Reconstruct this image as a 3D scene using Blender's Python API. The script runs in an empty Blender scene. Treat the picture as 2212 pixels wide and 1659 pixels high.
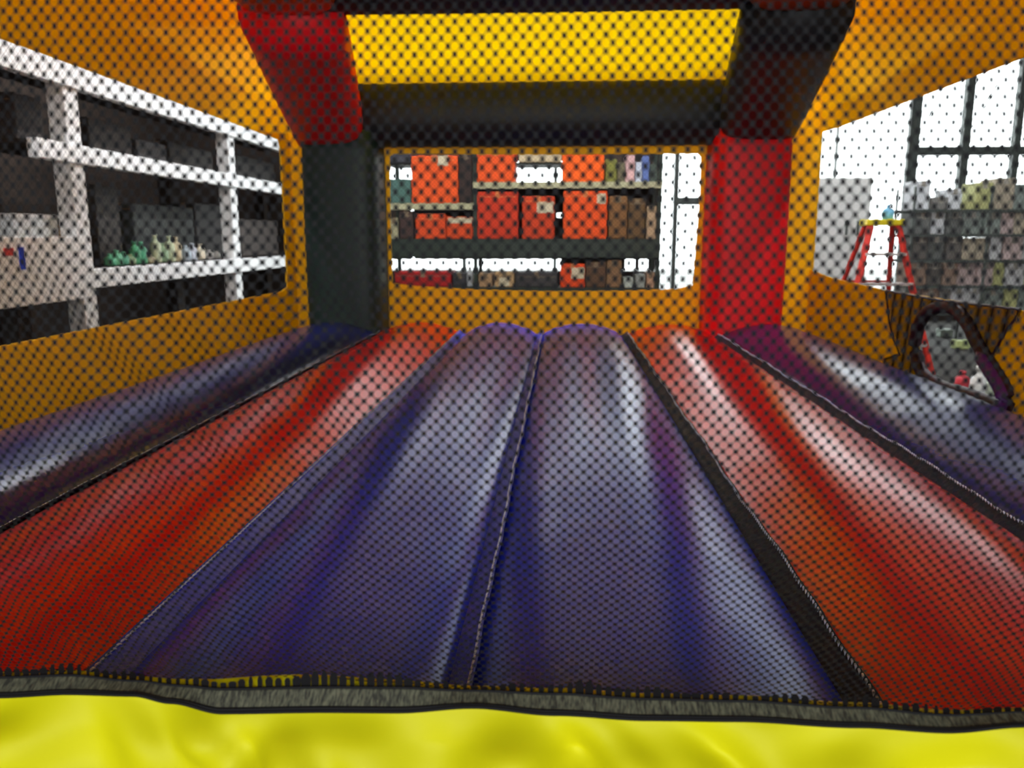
import bpy, math, random
import numpy as np
from mathutils import Vector, Matrix
from mathutils.geometry import delaunay_2d_cdt
random.seed(7)
rng = np.random.default_rng(5)
C = bpy.context.scene.collection
PI = math.pi
# ------------------------------------------------------------------ camera geometry (2212 x 1659, f = 1700 px)
F0 = 0.45                      # level of the floor seams of the bouncy castle
CAM = Vector((0.0, 0.0, F0 + 0.686))
YAW, PITCH, FPX = math.radians(3.57), math.radians(-10.6), 1700.0
ROT = Matrix.Rotation(YAW, 3, 'Z') @ Matrix.Rotation(PI/2 + PITCH, 3, 'X')

def ray(px, py):
    return ROT @ Vector(((px-1106)/FPX, -(py-829.5)/FPX, -1.0))
def atY(px, py, Y):
    d = ray(px, py); return CAM + d*(Y/d.y)
def atX(px, py, X):
    d = ray(px, py); return CAM + d*(X/d.x)
def atZ(px, py, z):
    d = ray(px, py); return CAM + d*((z-CAM.z)/d.z)

# ------------------------------------------------------------------ materials
def lin(c):
    out = []
    for v in c:
        v = v/255.0
        out.append(v/12.92 if v <= 0.04045 else ((v+0.055)/1.055)**2.4)
    return (*out, 1.0)

def mat(name, col, rough=0.5, spec=0.5, metal=0.0, var=0.0, vscale=6.0, bump=0.0, bscale=60.0, coat=0.0):
    m = bpy.data.materials.new(name); m.use_nodes = True
    nt = m.node_tree; b = nt.nodes['Principled BSDF']
    b.inputs['Base Color'].default_value = lin(col)
    b.inputs['Roughness'].default_value = rough
    b.inputs['Specular IOR Level'].default_value = spec
    b.inputs['Metallic'].default_value = metal
    b.inputs['Coat Weight'].default_value = coat
    b.inputs['Coat Roughness'].default_value = 0.15
    tc = nt.nodes.new('ShaderNodeTexCoord')
    if var > 0:
        n = nt.nodes.new('ShaderNodeTexNoise'); n.inputs['Scale'].default_value = vscale; n.inputs['Detail'].default_value = 4
        nt.links.new(tc.outputs['Object'], n.inputs['Vector'])
        r = nt.nodes.new('ShaderNodeValToRGB')
        lo = tuple(max(0, x*(1-var)) for x in lin(col)[:3])+(1,); hi = tuple(min(1, x*(1+var)) for x in lin(col)[:3])+(1,)
        r.color_ramp.elements[0].position = 0.3; r.color_ramp.elements[0].color = lo
        r.color_ramp.elements[1].position = 0.7; r.color_ramp.elements[1].color = hi
        nt.links.new(n.outputs['Fac'], r.inputs['Fac']); nt.links.new(r.outputs['Color'], b.inputs['Base Color'])
    if bump > 0:
        n2 = nt.nodes.new('ShaderNodeTexNoise'); n2.inputs['Scale'].default_value = bscale; n2.inputs['Detail'].default_value = 2
        nt.links.new(tc.outputs['Object'], n2.inputs['Vector'])
        bp = nt.nodes.new('ShaderNodeBump'); bp.inputs['Strength'].default_value = bump; bp.inputs['Distance'].default_value = 0.01
        nt.links.new(n2.outputs['Fac'], bp.inputs['Height']); nt.links.new(bp.outputs['Normal'], b.inputs['Normal'])
    return m

def cloth(name, col, trans=0.4, rough=0.5, spec=0.3, tcol=None):
    """vinyl / nylon sheet that lets light through"""
    m = mat(name, col, rough, spec, var=0.06, vscale=3.0)
    nt = m.node_tree; b = nt.nodes['Principled BSDF']; out = nt.nodes['Material Output']
    t = nt.nodes.new('ShaderNodeBsdfTranslucent'); t.inputs['Color'].default_value = lin(tcol or col)
    mx = nt.nodes.new('ShaderNodeMixShader'); mx.inputs['Fac'].default_value = trans
    nt.links.new(b.outputs[0], mx.inputs[1]); nt.links.new(t.outputs[0], mx.inputs[2]); nt.links.new(mx.outputs[0], out.inputs['Surface'])
    return m

def glass(name):
    m = bpy.data.materials.new(name); m.use_nodes = True; nt = m.node_tree; nt.nodes.clear()
    o = nt.nodes.new('ShaderNodeOutputMaterial'); tr = nt.nodes.new('ShaderNodeBsdfTransparent'); tr.inputs['Color'].default_value = (.96,.98,.97,1)
    g = nt.nodes.new('ShaderNodeBsdfGlossy'); g.inputs['Roughness'].default_value = 0.02
    mx = nt.nodes.new('ShaderNodeMixShader'); mx.inputs['Fac'].default_value = 0.06
    nt.links.new(tr.outputs[0], mx.inputs[1]); nt.links.new(g.outputs[0], mx.inputs[2]); nt.links.new(mx.outputs[0], o.inputs['Surface'])
    return m

def emis(name, col, s):
    m = bpy.data.materials.new(name); m.use_nodes = True; b = m.node_tree.nodes['Principled BSDF']
    b.inputs['Emission Color'].default_value = lin(col); b.inputs['Emission Strength'].default_value = s
    b.inputs['Base Color'].default_value = (.8,.8,.8,1); return m

M = {}
M['red_vinyl']   = mat('red_vinyl',  (216, 14, 12), 0.25, 0.36, var=0.05, bump=0.05, bscale=14)
M['blue_vinyl']  = mat('blue_vinyl', (38, 60, 232), 0.27, 0.26, var=0.06, bump=0.05, bscale=14)
M['darkened_blue_vinyl']  = mat('darkened_blue_vinyl', (24, 26, 88), 0.24, 0.24, var=0.06, bump=0.05, bscale=14)  # blue base darkened: the outer tubes' dark reflections are put into the colour
M['seam_blue']   = mat('seam_blue', (52, 72, 215), 0.45, 0.4, bump=0.2, bscale=90)
M['seam_dark']   = mat('seam_dark', (10, 13, 42), 0.6, 0.2, bump=0.2, bscale=90)
M['thread']      = mat('thread', (200, 212, 245), 0.6, 0.3)
M['orange_sheet'] = cloth('orange_sheet', (248, 206, 6), 0.55, 0.5, 0.3)
M['yellow_roof'] = cloth('yellow_roof', (250, 230, 8), 0.55, 0.5, 0.3)
M['orange_roof'] = cloth('orange_roof', (244, 196, 6), 0.5, 0.5, 0.3)
M['front_yellow'] = cloth('front_yellow', (204, 198, 8), 0.10, 0.55, 0.2)
M['black_vinyl'] = mat('black_vinyl', (24, 26, 28), 0.5, 0.3, var=0.1)
M['green_vinyl'] = mat('green_vinyl', (26, 44, 40), 0.5, 0.3, var=0.08)
M['red_pillar']  = mat('red_pillar', (224, 8, 22), 0.5, 0.3, var=0.04)
M['orange_vinyl'] = mat('orange_vinyl', (215, 120, 20), 0.5, 0.3)
M['net']         = mat('net', (16, 15, 17), 0.75, 0.2)
M['maroon']      = mat('maroon', (40, 16, 26), 0.5, 0.3)
M['purple']      = mat('purple', (78, 26, 104), 0.45, 0.4)
M['white_paint'] = mat('white_paint', (249, 249, 248), 0.5, 0.3, var=0.03)
M['dark_wall']   = mat('dark_wall', (52, 42, 36), 0.8, 0.2, var=0.25, vscale=2)
M['grey_wall']   = mat('grey_wall', (120, 118, 112), 0.8, 0.2, var=0.1, vscale=2)
M['concrete']    = mat('concrete', (56, 54, 51), 0.85, 0.12, var=0.2, vscale=1.5, bump=0.1, bscale=20)
M['ceiling']     = mat('ceiling_paint', (150, 148, 142), 0.8, 0.2, var=0.05)
M['mullion']     = mat('mullion', (72, 78, 74), 0.5, 0.4)
M['frame_green'] = mat('frame_green', (34, 46, 38), 0.5, 0.4, var=0.15)
M['rail_beige']  = mat('rail_beige', (168, 166, 134), 0.6, 0.3, var=0.1)
M['glass']       = glass('clear_glass')
M['asphalt']     = mat('asphalt', (150, 150, 148), 0.9, 0.1, var=0.1)
M['lamp_white']  = mat('lamp_white', (225, 225, 220), 0.5, 0.3)
M['lamp_tube']   = emis('lamp_tube', (242, 248, 255), 150.0)
_box = {}
def bmat(col, rough=0.7, spec=0.25, var=0.12):
    k = (col, rough)
    if k not in _box: _box[k] = mat('surface_%d_%d_%d' % col, col, rough, spec, var=var, vscale=9)
    return _box[k]

# ------------------------------------------------------------------ mesh helpers
def obj(name, V, Fs, m, parent=None, smooth=False):
    me = bpy.data.meshes.new(name)
    me.from_pydata([tuple(v) for v in V], [], [tuple(f) for f in Fs]); me.update()
    if smooth: me.polygons.foreach_set('use_smooth', [True]*len(me.polygons))
    o = bpy.data.objects.new(name, me); C.objects.link(o)
    if m: me.materials.append(m)
    if parent:
        o.parent = parent
        o.matrix_parent_inverse = world_of(parent).inverted()
    return o
def world_of(p):
    w = Matrix.Translation(p.location) @ p.rotation_euler.to_matrix().to_4x4()
    if p.parent: w = world_of(p.parent) @ p.matrix_parent_inverse @ w
    return w
def tag(o, label=None, cat=None, group=None, kind=None):
    if label: o['label'] = label
    if cat: o['category'] = cat
    if group: o['group'] = group
    if kind: o['kind'] = kind
    return o
def empty(name, loc, label, cat, group=None):
    o = bpy.data.objects.new(name, None); C.objects.link(o); o.location = loc; o.empty_display_size = .1
    return tag(o, label, cat, group)
def box_geo(x0, x1, y0, y1, z0, z1, b=0.0):
    """box with chamfered edges"""
    if b <= 0:
        V = [(x, y, z) for x in (x0, x1) for y in (y0, y1) for z in (z0, z1)]
        Fs = [(0,1,3,2),(4,6,7,5),(0,4,5,1),(2,3,7,6),(0,2,6,4),(1,5,7,3)]
        return V, Fs
    import bmesh
    bm = bmesh.new(); bmesh.ops.create_cube(bm, size=1.0)
    for v in bm.verts:
        v.co = Vector(((x0+x1)/2+v.co.x*(x1-x0), (y0+y1)/2+v.co.y*(y1-y0), (z0+z1)/2+v.co.z*(z1-z0)))
    bmesh.ops.bevel(bm, geom=bm.edges[:], offset=b, segments=2, affect='EDGES', profile=0.6)
    V = [v.co.copy() for v in bm.verts]; Fs = [[v.index for v in f.verts] for f in bm.faces]
    bm.verts.index_update(); bm.free(); return V, Fs
def merge(*gs):
    V, Fs = [], []
    for v, f in gs:
        n = len(V); V += list(v); Fs += [tuple(i+n for i in q) for q in f]
    return V, Fs
def box(name, x0, x1, y0, y1, z0, z1, m, parent=None, b=0.0):
    V, Fs = box_geo(min(x0,x1), max(x0,x1), min(y0,y1), max(y0,y1), min(z0,z1), max(z0,z1), b)
    return obj(name, V, Fs, m, parent)
def struct(name, geo, m):
    o = obj(name, geo[0], geo[1], m); o['kind'] = 'structure'; return o
def tube_geo(pts, radii, n=16, sq=0.0, cap=True):
    """tube through pts; sq>0 squares the section (superellipse)"""
    pts = [Vector(p) for p in pts]; V, Fs = [], []
    up0 = Vector((0,0,1))
    for i, p in enumerate(pts):
        t = (pts[min(i+1,len(pts)-1)]-pts[max(i-1,0)]).normalized()
        up = up0 if abs(t.dot(up0)) < 0.95 else Vector((0,1,0))
        a = t.cross(up).normalized(); bb = a.cross(t).normalized()
        r = radii[i] if hasattr(radii, '__len__') else radii
        rx, ry = r if isinstance(r, tuple) else (r, r)
        for k in range(n):
            th = 2*PI*k/n; c, s = math.cos(th), math.sin(th); e = 1.0 - sq
            x = math.copysign(abs(c)**e, c); y = math.copysign(abs(s)**e, s)
            V.append(p + a*x*rx + bb*y*ry)
    for i in range(len(pts)-1):
        for k in range(n):
            Fs.append((i*n+k, i*n+(k+1)%n, (i+1)*n+(k+1)%n, (i+1)*n+k))
    if cap: Fs.append(tuple(range(n-1,-1,-1))); Fs.append(tuple((len(pts)-1)*n+k for k in range(n)))
    return V, Fs
def grid_geo(P):
    """P[i][j] grid of points"""
    n, k = len(P), len(P[0]); V = [p for r in P for p in r]
    return V, [(i*k+j, i*k+j+1, (i+1)*k+j+1, (i+1)*k+j) for i in range(n-1) for j in range(k-1)]
def solidify(o, t, off=0.0):
    md = o.modifiers.new('thickness', 'SOLIDIFY'); md.thickness = t; md.offset = off; return o
def poly_hole_geo(outer, holes):
    """flat polygon with holes -> triangles (3D points)"""
    loops = [[Vector(p) for p in outer]] + [[Vector(p) for p in h] for h in holes]
    V = [p for l in loops for p in l]
    ax = 0 if max(p.x for p in V)-min(p.x for p in V) < 1e-4 else 1; k = V[0][ax]
    v2, E = [], []
    for l in loops:
        n = len(v2); v2 += [Vector((p.y if ax == 0 else p.x, p.z)) for p in l]; E += [(n+i, n+(i+1) % len(l)) for i in range(len(l))]
    ov, oe, of, *_ = delaunay_2d_cdt(v2, E, [], 1, 1e-5)
    n1 = len(loops[0]); H2, n = [], n1
    for l in loops[1:]: H2.append(v2[n:n+len(l)]); n += len(l)
    def inh(c):
        for h in H2:
            r = False
            for i in range(len(h)):
                a, b = h[i], h[i-1]
                if (a.y > c.y) != (b.y > c.y) and c.x < (b.x-a.x)*(c.y-a.y)/(b.y-a.y)+a.x: r = not r
            if r: return True
        return False
    of = [f for f in of if not inh(sum((ov[i] for i in f), Vector((0, 0)))/len(f))]
    return [((k, p.x, p.y) if ax == 0 else (p.x, k, p.y)) for p in ov], of

# ================================================================== THE BOUNCY CASTLE
castle = empty('bouncy_castle', (0, 3.2, 0), 'red, blue and orange inflatable bouncy castle with black netting, seen from its entrance', 'bouncy castle')
XL, XR = -1.95, 1.75
Y0, Y1 = 0.74, 5.62
SX = [-1.93, -1.285, -0.685, -0.15, 0.44, 1.055, 1.74]
TC = ['darkened_blue_vinyl', 'red_vinyl', 'blue_vinyl', 'blue_vinyl', 'red_vinyl', 'darkened_blue_vinyl']
TL = ['darkened blue floor tube along the left wall', 'red floor tube left of the blue pair', 'left of the two blue floor tubes',
      'right of the two blue floor tubes', 'red floor tube right of the blue pair', 'darkened blue floor tube along the right wall']
def tube_h(t): return 0.100*(max(0.0, math.sin(PI*t))**0.62)
for i in range(6):
    a, b = SX[i]+0.012, SX[i+1]-0.012; P = []
    for r in range(91):
        v = r/90; y = Y0 + (Y1-Y0)*v
        endf = min(1.0, (1-((1-min(1, v/0.03))**2))**0.5 if v < 0.03 else 1.0)
        d = Y1 - y
        if d < 0.22: endf = math.sqrt(max(0.0, 1-((0.22-d)/0.22)**2))*0.75+0.25
        row = []
        for c in range(33):
            t = 0.5-0.5*math.cos(PI*c/32)*1.0
            x = a + (b-a)*t
            e = abs(t-0.5)*2
            w = 0.0035*math.sin(y*9+i*2.1+3*math.sin(y*2.3+i))*e**2 + 0.002*math.sin(y*23+i*5+t*4)*e**2 + 0.003*math.sin(y*3.1+i*1.7+t*3)
            row.append((x, y, F0 - 0.02 + (tube_h(t)+0.02)*endf + w*(4*t*(1-t))))
        P.append(row)
    V, Fs = grid_geo(P)
    # closed underside, so that each tube is a body
    n0 = len(V); V += [(a, Y0, F0-0.25), (b, Y0, F0-0.25), (a, Y1, F0-0.25), (b, Y1, F0-0.25)]
    k = 33; last = 90*k
    Fs += [tuple([n0]+[0+j for j in range(k)]+[n0+1]), tuple([n0+3]+[last+j for j in range(k-1,-1,-1)]+[n0+2]),
           tuple([n0+2]+[last-r*k for r in range(91)]+[n0]), tuple([n0+1]+[r*k+k-1 for r in range(91)]+[n0+3]), (n0, n0+1, n0+3, n0+2)]
    t_ = obj('floor_tube', V, Fs, M[TC[i]], castle, True); t_['label'] = TL[i]
# seam flaps with stitching
for i, (side, mk, h) in enumerate([(1, 'seam_dark', .045), (-1, 'seam_blue', .06), (1, 'seam_blue', .05), (1, 'seam_dark', .050), (1, 'seam_dark', .038)]):
    x = SX[i+1]; A, B = [], []
    for r in range(111):
        y = Y0+0.02 + (Y1-0.12-Y0)*r/110
        wob = 0.0018*math.sin(y*7+i)+0.0012*math.sin(y*27+i)
        A.append(y); B.append(wob)
    P = []
    for y, w in zip(A, B):
        P.append([(x-side*h*.55+w*.5, y, F0+0.000), (x-side*h*.1+w*.6, y, F0+0.014), (x+side*h*.35+w, y, F0+0.030+w), (x+side*h*.5+w, y, F0+0.038+w)])
    fl = obj('seam_flap', *grid_geo(P), M[mk], castle, True); solidify(fl, .004)
    if i == 1: fl['label'] = 'bright blue seam flap between the red and blue tubes'
    # stitches: short raised capsules along the upper edge
    S = []
    for r in range(0, 108 if i in (2, 3) else 108):
        for q in range(3):
            y = Y0+0.04 + (Y1-0.16-Y0)*(r+q/3)/110; f = (y-Y0-0.02)/(Y1-0.12-Y0)*110; j = min(int(f), 109); w = B[j]+(B[j+1]-B[j])*(f-j)
            px_, pz_ = x+side*h*.40+w, F0+0.0350+w
            S.append(tube_geo([(px_-.002, y, pz_-.001), (px_, y+.004, pz_+.0025), (px_+.001, y+.009, pz_+.0025), (px_+.003, y+.0125, pz_)], [.0008, .0022, .0022, .0008], 5))
    st = obj('stitching', *merge(*S), M['thread'], fl, True); st['label'] = 'pale blue stitching along the seam'

# ---- pillars in the back corners
def pillar(name, xa, xb, ya, yb, z0, z1, m, label):
    cx, cy = (xa+xb)/2, (ya+yb)/2; pts, rad = [], []
    for k in range(13):
        v = k/12; bulge = 1 + 0.02*math.sin(PI*v)
        pts.append((cx, cy, z0+(z1-z0)*v)); rad.append(((xb-xa)/2*bulge, (yb-ya)/2*bulge))
    o = obj(name, *tube_geo(pts, rad, 40, 0.55), m, castle, True); o['label'] = label; return o
YP = 5.42
lx0, lx1 = atY(655, 600, YP).x, atY(818, 600, YP).x
rx0, rx1 = atY(1532, 600, YP).x, atY(1703, 600, YP).x
ztop = atY(700, 288, YP).z
pillar('corner_pillar', lx0, lx1, YP-.02, YP+.5, F0-.25, ztop+.02, M['green_vinyl'], 'blackish green back corner pillar on the left')
pillar('corner_pillar', rx0, rx1, YP-.02, YP+.5, F0-.25, atY(1640, 275, YP).z+.02, M['red_pillar'], 'red back corner pillar on the right')
# front pillars stand just outside the picture, either side of the entrance
pillar('corner_pillar', XL-.45, XL+.05, .55, 1.0, .02, ztop, M['red_pillar'], 'red front corner pillar on the left')
pillar('corner_pillar', XR-.05, XR+.45, .55, 1.0, .02, ztop, M['green_vinyl'], 'blackish green front corner pillar on the right')

# ---- beams
def beam(a, b, ra, rb, m, label, sq=0.3, n=32, name='roof_beam', seg=8):
    a, b = Vector(a), Vector(b)
    pts = [a.lerp(b, k/seg) for k in range(seg+1)]
    rad = []
    for k in range(seg+1):
        s = 1+0.02*math.sin(PI*k/seg)
        rad.append(tuple((ra[j]+(rb[j]-ra[j])*k/seg)*s for j in (0, 1)))
    o = obj(name, *tube_geo(pts, rad, n, sq), m, castle, True); o['label'] = label; return o
YB = 5.62; YW = 5.72
bl, br = atY(700, 252, YB), atY(1640, 252, YB)
beam((bl.x, YB, bl.z), (br.x, YB, bl.z), (.20, .205), (.20, .205), M['black_vinyl'], 'black beam across the top of the back wall', 0.15)
# hip beams: from the back corners forwards and inwards to the roof frame
YT = 3.75
la, lb = atY(712, 288, YP+.2), atY(628, 12, YT)
ra_, rb_ = atY(1636, 276, YP+.2), atY(1726, 2, YT)
def hip(a, b, m, label, wa, wb):
    beam(a, b, (wa, .16), (wb, .16), m, label, 0.45)
hip(la+Vector((0, 0, .03)), lb, M['red_pillar'], 'red slanting roof beam above the left pillar', .235, .235)
hip(ra_+Vector((0, 0, .03)), rb_, M['black_vinyl'], 'black slanting roof beam above the right pillar', .255, .235)
lc, rc = lb+Vector((-.02, -2.6, .06)), rb_+Vector((.02, -2.6, .06))
beam(lb+Vector((0, -.02, .085)), lc, (.23, .13), (.23, .13), M['orange_vinyl'], 'orange roof beam running forwards on the left', 0.45)
beam(rb_+Vector((0, -.02, .085)), rc, (.23, .13), (.23, .13), M['orange_vinyl'], 'orange roof beam running forwards on the right', 0.45)
ca, cb = atY(700, 22, YT), atY(1700, 6, YT)
beam(ca+Vector((0, .05, .17)), cb+Vector((0, .05, .17)), (.17, .17), (.17, .17), M['black_vinyl'], 'black cross beam of the roof frame', 0.15)
fa = Vector((lc.x, lc.y, lc.z)); fb = Vector((rc.x, rc.y, rc.z))

# ---- roof cloths
def sheet(name, pts, m, label, n=14, sag=0.0, thick=.006):
    """bilinear sheet between four corners a b c d"""
    a, b, c, d = [Vector(p) for p in pts]; nr = (b-a).cross(d-a).normalized(); P = []
    for i in range(n+1):
        u = i/n; P.append([(a.lerp(d, u)).lerp(b.lerp(c, u), j/n) + nr*sag*math.sin(PI*u)*math.sin(PI*j/n) for j in range(n+1)])
    o = obj(name, *grid_geo(P), m, castle, True); o['label'] = label; solidify(o, thick); return o
ya, yb_ = atY(700, 185, YB-.1), atY(1660, 185, YB-.1)
sheet('roof_cloth', [(ya.x, YB+.05, ya.z+.02), (yb_.x, YB+.05, ya.z+.02), (rb_.x, YT-.02, rb_.z+.16), (lb.x, YT-.02, lb.z+.16)], M['yellow_roof'], 'bright yellow roof cloth above the back wall')
sheet('roof_cloth', [(lb.x, YT, lb.z+.16), (rb_.x, YT, rb_.z+.16), (rc.x, 1.15, rc.z+.15), (lc.x, 1.15, lc.z+.15)], M['orange_roof'], 'orange roof cloth over the middle')
zwt = CAM.z+1.55
sheet('roof_cloth', [(XL-.02, .8, zwt-.03), (lc.x-.05, .8, lc.z+.10), (lb.x-.05, YT, lb.z+.12), (XL-.02, YT, zwt-.03)], M['orange_roof'], 'orange roof cloth sloping down to the left wall')
sheet('roof_cloth', [(XL-.02, YT, zwt-.03), (lb.x-.05, YT, lb.z+.12), (la.x-.1, YB+.1, zwt-.03), (XL-.02, YB+.1, zwt-.03)], M['orange_roof'], 'orange roof cloth beside the red slanting beam')
sheet('roof_cloth', [(rc.x+.05, .8, rc.z+.10), (XR+.02, .8, zwt-.05), (XR+.02, YT, zwt-.05), (rb_.x+.05, YT, rb_.z+.12)], M['orange_roof'], 'orange roof cloth sloping down to the right wall')
sheet('roof_cloth', [(rb_.x+.05, YT, rb_.z+.12), (XR+.02, YT, zwt-.05), (XR+.02, YB+.1, zwt-.05), (ra_.x+.1, YB+.1, zwt-.05)], M['orange_roof'], 'orange roof cloth beside the black slanting beam')

# ---- walls with netted windows
def net_panel(name, to3, u0, u1, v0, v1, pitch, w, m, label, parent=castle):
    """thin knotted diamond net, to3(u,v) -> point; threads are flat ribbons"""
    V, Fs = [], []
    def line(a, b):
        dx, dy = b[0]-a[0], b[1]-a[1]; L = math.hypot(dx, dy)
        if L < 1e-4: return
        nx, ny = -dy/L*w/2, dx/L*w/2; n = len(V)
        V.extend([to3(a[0]+nx, a[1]+ny), to3(b[0]+nx, b[1]+ny), to3(b[0]-nx, b[1]-ny), to3(a[0]-nx, a[1]-ny)]); Fs.append((n, n+1, n+2, n+3))
    for s in (1, -1):
        H = v1-v0; c = u0-H
        while c < u1+H:
            # line u = c + s*(v-v0)
            if s == 1: ta, tb = max(0, u0-c), min(H, u1-c); 
            else: ta, tb = max(0, c-u1), min(H, c-u0)
            if tb > ta: line((c+s*ta, v0+ta), (c+s*tb, v0+tb))
            c += pitch
    o = obj(name, V, Fs, m, parent); o['label'] = label; return o
# left wall
wl_y1 = atX(612, 450, XL).y
wl = obj('wall_cloth', *poly_hole_geo([(XL, .8, F0-.02), (XL, YW+.01, F0-.02), (XL, YW+.01, zwt), (XL, .8, zwt)],
     [[(XL, 1.15, CAM.z-.35), (XL, 2.2, CAM.z-.375), (XL, 3.6, CAM.z-.375), (XL, wl_y1-.12, CAM.z-.375), (XL, wl_y1-.02, CAM.z-.35), (XL, wl_y1, CAM.z-.2), (XL, wl_y1, CAM.z+.60), (XL, wl_y1-.03, CAM.z+.655), (XL, 3, CAM.z+.675), (XL, 1.15, CAM.z+.675)]]), M['orange_sheet'], castle)
solidify(wl, .012); wl['label'] = 'orange left wall with a long netted window'
net_panel('window_net', lambda u, v: (XL-.012, u, v), 1.1, wl_y1+.03, CAM.z-.42, CAM.z+.69, .03, .0013, M['net'], 'thin black netting of the left window')
# right wall, with an oval crawl hole below the window
wr_y1 = atX(1752, 420, XR).y
hc = atX(2085, 775, XR); hole = []
HP = [(1985, 760), (1988, 715), (2005, 680), (2035, 664), (2070, 668), (2100, 700), (2122, 745), (2150, 790), (2178, 835), (2188, 868), (2172, 884), (2140, 868), (2090, 850), (2040, 835), (2000, 805)]
HP3 = [atX(x, y, XR) for x, y in HP]
def smooth_loop(P, n=3):
    out = []
    N = len(P)
    for i in range(N):
        p0, p1, p2, p3 = P[i-1], P[i], P[(i+1) % N], P[(i+2) % N]
        for k in range(n):
            t = k/n
            out.append(.5*((2*p1)+(p2-p0)*t+(2*p0-5*p1+4*p2-p3)*t*t+(3*p1-p0-3*p2+p3)*t**3))
    return out
HL = smooth_loop(HP3, 3)
zb_r = CAM.z-.225
wr = obj('wall_cloth', *poly_hole_geo([(XR, .8, F0-.02), (XR, YW+.01, F0-.02), (XR, YW+.01, zwt-.02), (XR, .8, zwt-.02)],
     [[(XR, 1.15, atX(2204, 670, XR).z), tuple(atX(2204, 670, XR)), tuple(atX(2060, 649, XR)), tuple(atX(1915, 627, XR)), tuple(atX(1800, 601, XR)), (XR, wr_y1-.03, zb_r), (XR, wr_y1, zb_r+.05), (XR, wr_y1, CAM.z+.70), (XR, wr_y1-.5, CAM.z+.685), (XR, 3, CAM.z+.67), (XR, 1.15, CAM.z+.67)], HL]), M['orange_sheet'], castle)
solidify(wr, .012); wr['label'] = 'orange right wall with a netted window and a crawl hole'
net_panel('window_net', lambda u, v: (XR+.012, u, v), 1.1, wr_y1+.03, zb_r-.09, CAM.z+.69, .03, .0012, M['net'], 'thin black netting of the right window')
# rim of the crawl hole (dark, its lower front quarter purple)
loop = HL+[HL[0]]
seg_p = [p + Vector((-.015, 0, 0)) for p in loop]
rim = obj('hole_rim', *tube_geo(seg_p, .03, 10, 0, False), M['maroon'], castle, True); rim['label'] = 'dark maroon rim of the crawl hole'
pur = [p + Vector((-.035, 0, 0)) for p in HL[19:31]]
prm = obj('rim_trim', *tube_geo(pur, [.008]+[.026]*(len(pur)-2)+[.008], 10), M['purple'], rim, True); prm['label'] = 'purple front edge of the rim'
# black mesh flaps either side of the crawl hole
def flap(poly_px, label):
    P = [atX(x, y, XR-.02) for x, y in poly_px]
    us = [p.y for p in P]; vs = [p.z for p in P]; V, Fs = [], []
    def inside(u, v):
        c = False; n = len(P)
        for i in range(n):
            a, b = P[i], P[i-1]
            if (a.z > v) != (b.z > v) and u < (b.y-a.y)*(v-a.z)/(b.z-a.z)+a.y: c = not c
        return c
    st = .0072; g = .0048; u = min(us)
    i = 0
    while u < max(us):
        v = min(vs) + (st/2 if i % 2 else 0)
        while v < max(vs):
            if inside(u, v):
                x = XR-.02-.006*math.sin(u*60+v*9)
                # a square ring of thread round each mesh
                o_, q_ = st/2, st*.19; n = len(V)
                V += [(x, u-o_, v-o_), (x, u+o_, v-o_), (x, u+o_, v+o_), (x, u-o_, v+o_), (x, u-q_, v-q_), (x, u+q_, v-q_), (x, u+q_, v+q_), (x, u-q_, v+q_)]
                Fs += [(n, n+1, n+5, n+4), (n+1, n+2, n+6, n+5), (n+2, n+3, n+7, n+6), (n+3, n, n+4, n+7)]
            v += st
        u += st; i += 1
    o = obj('mesh_flap', V, Fs, M['net'], castle); o['label'] = label
    E = [p+Vector((-.006, 0, 0)) for p in P]+[P[0]+Vector((-.006, 0, 0))]
    obj('flap_binding', *tube_geo(E, .006, 6), M['maroon'], o, True)
flap([(1916, 628), (2040, 650), (2030, 664), (2003, 682), (1988, 715), (1984, 760), (2000, 808), (1996, 826), (1912, 800), (1912, 776), (1946, 766), (1932, 730), (1924, 700)], 'black mesh flap behind the crawl hole')
flap([(2045, 650), (2205, 668), (2196, 690), (2176, 715), (2160, 745), (2144, 772), (2128, 752), (2104, 704), (2076, 668)], 'black mesh flap in front of the crawl hole')

# back wall
YW = 5.72
def bw(px, py): p = atY(px, py, YW); return (p.x, YW, p.z)
win = [bw(848, 612), bw(900, 618), bw(1020, 625), bw(1180, 629), bw(1340, 628), bw(1460, 624), bw(1496, 616), bw(1512, 420), bw(1514, 340), bw(1508, 332), bw(1180, 334), bw(850, 332), bw(842, 338), bw(843, 480)]
o_ = bw(640, 260); q_ = bw(1720, 260)
o_ = (XL-.02, YW, zwt-.05); q_ = (XR+.02, YW, 0)
bwall = obj('wall_cloth', *poly_hole_geo([(o_[0], YW, F0-.02), (q_[0], YW, F0-.02), (q_[0], YW, o_[2]), (o_[0], YW, o_[2])], [win]), M['orange_sheet'], castle)
solidify(bwall, .012); bwall['label'] = 'orange back wall with a wide netted window'
nl, nh = bw(835, 635), bw(1520, 325)
net_panel('window_net', lambda u, v: (u, YW+.012, v), nl[0], nh[0], nl[2], nh[2], .03, .0014, M['net'], 'thin black netting of the back window')

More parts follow.
